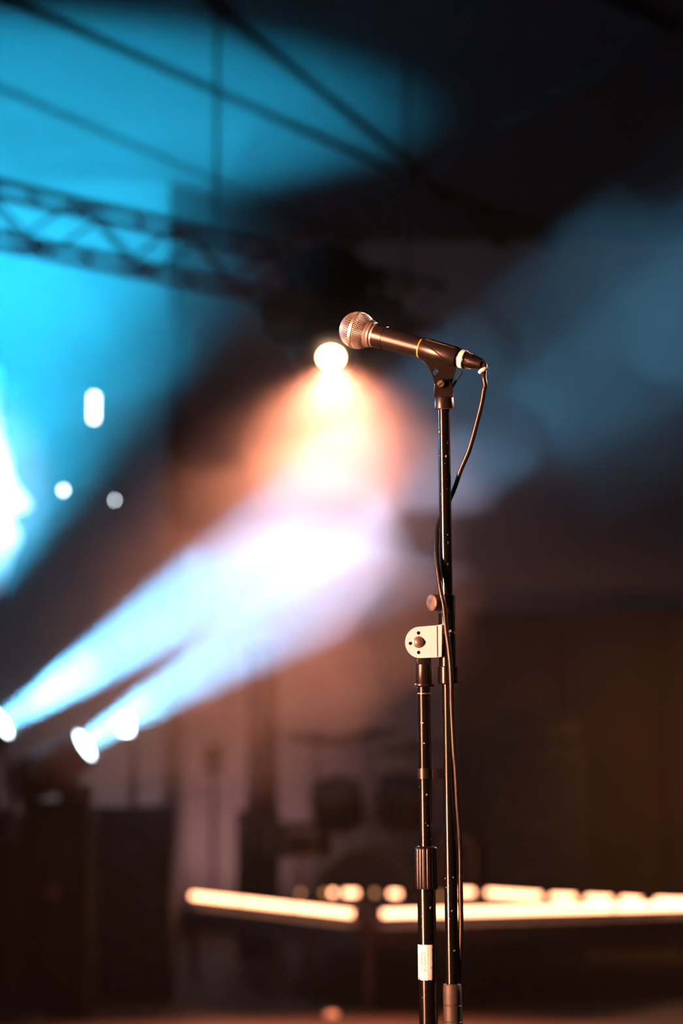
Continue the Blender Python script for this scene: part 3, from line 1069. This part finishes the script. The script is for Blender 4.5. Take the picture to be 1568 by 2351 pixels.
# ================================================================== speakers, amps and other backline
def cabinet(px0, px1, ptop, Y, depth, label, zbase=0.0, name='speaker_cabinet', cones=2):
    a, b = P(px0, ptop, Y), P(px1, ptop, Y)
    w, h = b.x - a.x, a.z - zbase
    c = Vector(((a.x + b.x) / 2, Y + depth / 2, zbase + h / 2))
    root = thing(name, (c.x, c.y, zbase), label, 'speaker')
    MB().box(c, (w, depth, h)).build('body', 'case', root, bevel=.012)
    MB().box((c.x, Y - .002, c.z - .01), (w * .88, .012, h * .86)).build('grille', 'grillcloth', root, bevel=.004)
    for k in range(cones):
        z = zbase + h * (.25 + .5 * k / max(1, cones - 1)) if cones > 1 else c.z
        r = min(w, h / cones) * .36
        MB().lathe((c.x, Y - .012, z), (0, -1, 0), [(0, r), (.006, r), (.006, r * .9), (-.004, r * .85)], 28, cap=False).build('cone_ring', 'rubber', root)
    for sx in (-1, 1):
        MB().box((c.x + sx * w * .42, Y - .003, zbase + h - .025), (.03, .014, .03)).build('corner_guard', 'alu', root, bevel=.004)
    MB().box((c.x, Y - .010, zbase + h * .965), (w * .25, .006, .012)).build('badge', 'alu', root, smooth=False)
    for sx in (-1, 1):
        for sy in (-1, 1):
            MB().cyl((c.x + sx * w * .4, c.y + sy * depth * .4, zbase), (c.x + sx * w * .4, c.y + sy * depth * .4, zbase + .02), .014, segs=10).build('foot', 'rubber', root)
    return root


cabinet(208, 394, 1852, 10.6, .35, 'tall dark speaker cabinet standing left of the tube lights')
# thin light stand behind the cabinet with a small white lamp head
lp = P(290, 1664, 11.2)
ls = thing('lamp_stand', (P(306, 1800, 11.25).x, 11.25, 0), 'thin dark pole behind the speaker cabinet carrying a small white lamp in the beam', 'lamp stand')
bx_ = P(306, 1800, 11.25).x
MB().cyl((bx_, 11.25, .05), (bx_, 11.25, P(306, 1690, 11.25).z), .016, segs=12).build('pole', 'alu', ls)
MB().cyl((bx_, 11.25, 0), (bx_, 11.25, .05), .16, .15, segs=28).build('base', 'alu', ls)
hd = MB().box(lp + Vector((0, .03, 0)), (.075, .06, .12)).build('lamp_head', 'case', ls, bevel=.012)
MB().box(lp + Vector((0, -.001, 0)), (.050, .006, .085)).build('lamp_window', 'white_lamp', hd, bevel=.002)
MB().bar((bx_, 11.25, P(306, 1700, 11.25).z), lp + Vector((0, .05, -.03)), .02).build('bracket', 'alu', ls)
# slanting boom of another stand at the left edge
sb = thing('boom_stand', (P(52, 1850, 9.8).x, 9.8, 0), 'dark slanting boom stand at the left frame edge below the upper beam', 'microphone stand')
b0, b1 = P(-20, 1660, 9.8), P(48, 1830, 9.8)
MB().cyl(b0, b1, .010, segs=10).build('boom_arm', 'alu', sb)
MB().cyl(b1 + (b0 - b1) * .25, Vector(((b1 + (b0 - b1) * .25).x, 9.8, 0.02)), .010, segs=10).build('pole', 'alu', sb)
MB().cyl((sb.location.x - .03, 9.8, 0), (sb.location.x - .03, 9.8, .03), .13, .12, segs=24).build('base', 'alu', sb)

# column loudspeaker on a box, in front of the back wall
a, b = P(566, 1860, 13.2), P(636, 1860, 13.2)
ct = thing('column_loudspeaker', ((a.x + b.x) / 2, 13.3, P(590, 1860, 13.2).z), 'tall dark red column loudspeaker rising behind the riser, left of the drums', 'speaker')
zt = P(600, 1480, 13.2).z
MB().box(((a.x + b.x) / 2, 13.3, (a.z + zt) / 2), (b.x - a.x, .18, zt - a.z)).build('body', 'column', ct, bevel=.012)
MB().box(((a.x + b.x) / 2, 13.208, (a.z + zt) / 2), ((b.x - a.x) * .75, .012, (zt - a.z) * .95)).build('grille', 'column', ct, bevel=.004)
cabinet(543, 640, 1860, 13.15, .32, 'black bass speaker box under the dark red column loudspeaker', cones=1)

# small dark junction box on the back wall
jb = P(490, 1755, 14.97)
jt = thing('junction_box', jb, 'small dark square junction box on the back wall below the beam', 'junction box')
MB().box(jb, (.11, .06, .12)).build('box', 'case', jt, bevel=.008)
MB().box(jb + Vector((0, -.032, 0)), (.085, .008, .095)).build('cover', 'alu', jt, bevel=.003)
MB().cyl(jb + Vector((0, .01, -.06)), Vector((jb.x, 14.98, 0.05)), .012, segs=8).build('conduit', 'case', jt)

# dark backdrop screen on the right
a, b = P(1052, 1402, 13.6), P(1760, 1380, 13.6)
bs = thing('backdrop_screen', ((a.x + b.x) / 2, 13.65, 0), 'wide dark cloth backdrop screen standing at the right of the stage', 'backdrop')
zt = a.z
wid = (b.x - a.x) / 3
for k in range(3):
    xc = a.x + wid * (k + .5)
    MB().box((xc, 13.65, .05 + (zt - .05) / 2), (wid - .012, .05, zt - .05)).build('panel', 'banner', bs, bevel=.006)
for k in range(4):
    xk = a.x + wid * k
    MB().box((xk, 13.69, zt / 2 - .01), (.05, .05, zt - .03)).build('upright', 'alu', bs, smooth=False)
    MB().box((xk, 13.7, .015), (.07, .5, .03)).build('foot', 'alu', bs, smooth=False)
# amp stack in front of it
amp = cabinet(1120, 1345, 1702, 12.9, .3, 'dark guitar speaker cabinet behind the riser, right of the stand', cones=2)
a, b = P(1140, 1655, 12.9), P(1335, 1700, 12.9)
zc = P(1200, 1702, 12.9).z
ah = thing('amplifier_head', ((a.x + b.x) / 2, 13.0, zc), 'amplifier head with pale panel strip on the dark guitar cabinet at right', 'amplifier')
MB().box(((a.x + b.x) / 2, 13.02, zc + .07), (b.x - a.x, .22, .14)).build('body', 'case', ah, bevel=.01)
MB().box(((a.x + b.x) / 2, 12.907, zc + .05), ((b.x - a.x) * .9, .01, .05)).build('panel', 'alu', ah, bevel=.002)
for k in range(6):
    xk = a.x + (b.x - a.x) * (.12 + .15 * k)
    MB().cyl((xk, 12.905, zc + .05), (xk, 12.885, zc + .05), .011, segs=12).build('control_knob', 'plastic', ah)
MB().tube(smooth_path([Vector(((a.x + b.x) / 2 - .08, 13.0, zc + .14)), Vector(((a.x + b.x) / 2 - .05, 13.0, zc + .165)), Vector(((a.x + b.x) / 2 + .05, 13.0, zc + .165)), Vector(((a.x + b.x) / 2 + .08, 13.0, zc + .14))]), .008, 8).build('handle', 'rubber', ah)


# ================================================================== small white lamps on the left wing and the lit drape
def wall_lamp(px_, py_, w, h, label):
    c = P(px_, py_, 13.33)
    root = thing('wall_lamp', Vector((c.x, 13.4, c.z)), label, 'lamp', 'small white lamps on the left wall')
    MB().box((c.x, 13.375, c.z), (w + .03, .05, h + .03)).build('housing', 'case', root, bevel=.008)
    MB().box((c.x, 13.345, c.z), (w, .02, h)).build('diffuser', 'white_lamp', root, bevel=.006)
    MB().box((c.x, 13.375, c.z + h / 2 + .04), (.02, .03, .06)).build('cable_gland', 'alu', root, smooth=False)
    return root


wall_lamp(215, 935, .035, .150, 'tall white lamp on the blue-lit left wall, above the two small ones')
wall_lamp(145, 1125, .022, .030, 'small white lamp on the left wall inside the blue light')
wall_lamp(263, 1148, .012, .022, 'small white lamp on the left wall just outside the blue light')

# crumpled white gauze hanging at the left frame edge, right in the blue light
edge = [(820, -30), (850, 4), (880, 7), (915, 2), (950, 2), (970, 10), (990, 6), (1020, 18), (1060, 28), (1100, 34), (1120, 46), (1140, 62), (1160, 72), (1172, 62), (1180, 30), (1195, 26),
        (1215, 42), (1235, 48), (1255, 42), (1275, 28), (1300, 24), (1330, 14), (1360, 4), (1390, -30)]
dy = 13.34
vs, fs = [], []
nc = 26
for j, (yy, xx) in enumerate(edge):
    for i in range(nc + 1):
        s = i / nc
        xq = xx + (-260 - xx) * (1 - (1 - s) ** 1.0)
        dpt = dy + .022 * math.sin(i * 1.9 + j * .35) + .014 * math.sin(i * .8 - j * .9)
        vs.append(P(xq, yy, dpt))
for j in range(len(edge) - 1):
    for i in range(nc):
        k = j * (nc + 1) + i
        fs.append((k, k + 1, k + nc + 2, k + nc + 1))
top = P(-60, 500, dy)
drape = thing('hanging_gauze', P(-100, 1100, dy), 'crumpled white gauze hanging at the left frame edge, blown out by the blue light and an added lamp', 'drape')
gz = MB().add(vs, fs).build('gauze', 'drape', drape, angle=180)
so = gz.modifiers.new('thickness', 'SOLIDIFY')
so.thickness = .006
MB().cyl(P(-100, 830, dy), Vector((P(-100, 830, dy).x, dy, H)), .006, segs=8).build('hanging_cord', 'alu', drape)

# small floor object in front of the riser, its orange reflection made as glow
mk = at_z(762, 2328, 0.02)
mr_ = thing('floor_glint', (mk.x, mk.y, 0), 'small object on the stage floor in front of the riser, orange reflection put in as glow', 'floor reflection')
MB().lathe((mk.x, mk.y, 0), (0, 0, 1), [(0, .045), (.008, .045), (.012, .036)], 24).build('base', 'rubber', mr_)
MB().lathe((mk.x, mk.y, .010), (0, 0, 1), [(0, .030), (.012, .027), (.020, .016), (.023, .002)], 20).build('dome', 'glint', mr_)


# ================================================================== smoke drifting through the beams
def smoke_mat(name, density):
    m = bpy.data.materials.new(name)
    m.use_nodes = True
    n, l = m.node_tree.nodes, m.node_tree.links
    n.clear()
    o = n.new('ShaderNodeOutputMaterial')
    v = n.new('ShaderNodeVolumeScatter')
    v.inputs['Color'].default_value = (1, 1, 1, 1)
    v.inputs['Density'].default_value = density
    v.inputs['Anisotropy'].default_value = 0.3
    l.new(v.outputs[0], o.inputs['Volume'])
    m.cycles.homogeneous_volume = True
    return m


from mathutils import noise as mn


def puff(name, c, rad, density, seed, parent=None, rough=0.55):
    bm = bmesh.new()
    bmesh.ops.create_icosphere(bm, subdivisions=4, radius=1.0)
    sh = Vector((seed * 3.7, seed * 1.3, seed * 7.1))
    for v in bm.verts:
        d = v.co.normalized()
        k = max(0.35, 1 + rough * mn.fractal(d * 1.25 + sh, 0.9, 2.1, 4))
        v.co = Vector((d.x * rad[0], d.y * rad[1], d.z * rad[2])) * k + c
    mb = MB()
    bm.verts.index_update()
    mb.add([v.co.copy() for v in bm.verts], [[v.index for v in f.verts] for f in bm.faces])
    bm.free()
    o = mb.build(name, smoke_mat(name, density), parent, angle=180)
    o['kind'] = 'stuff'
    return o


def smoke_cloud(label, puffs):
    root = None
    for i, (x, y, Y, rx, ry, rz, den) in enumerate(puffs):
        o = puff('smoke_cloud' if root is None else 'smoke_puff', P(x, y, Y), (rx, ry, rz), den, i + 3, root)
        if root is None:
            root = tag(o, label, 'smoke', kind='stuff')
    return root


smoke_cloud('pale smoke drifting through the two white-blue beams left of the stand', [
    (460, 1435, 9.9, 1.08, .9, .76, .042), (430, 1465, 9.88, .80, .7, .55, .064), (130, 1650, 9.95, .42, .5, .30, .060)])
smoke_cloud('bluish smoke hanging at the right behind the microphone cable', [
    (1420, 830, 9.4, .90, .8, .64, .005), (1480, 730, 9.4, .64, .6, .52, .006), (1520, 640, 9.4, .42, .6, .38, .008)])
smoke_cloud('peach-coloured smoke glowing under the orange spotlight', [
    (755, 1000, 9.85, .95, .6, .62, .024), (764, 890, 10.05, .52, .5, .46, .030)])
smoke_cloud('teal smoke filling the upper left under the ceiling', [
    (180, 480, 10.9, 1.6, 1.5, 1.35, .07), (20, 850, 11.6, 1.0, 1.0, 1.2, .06)])
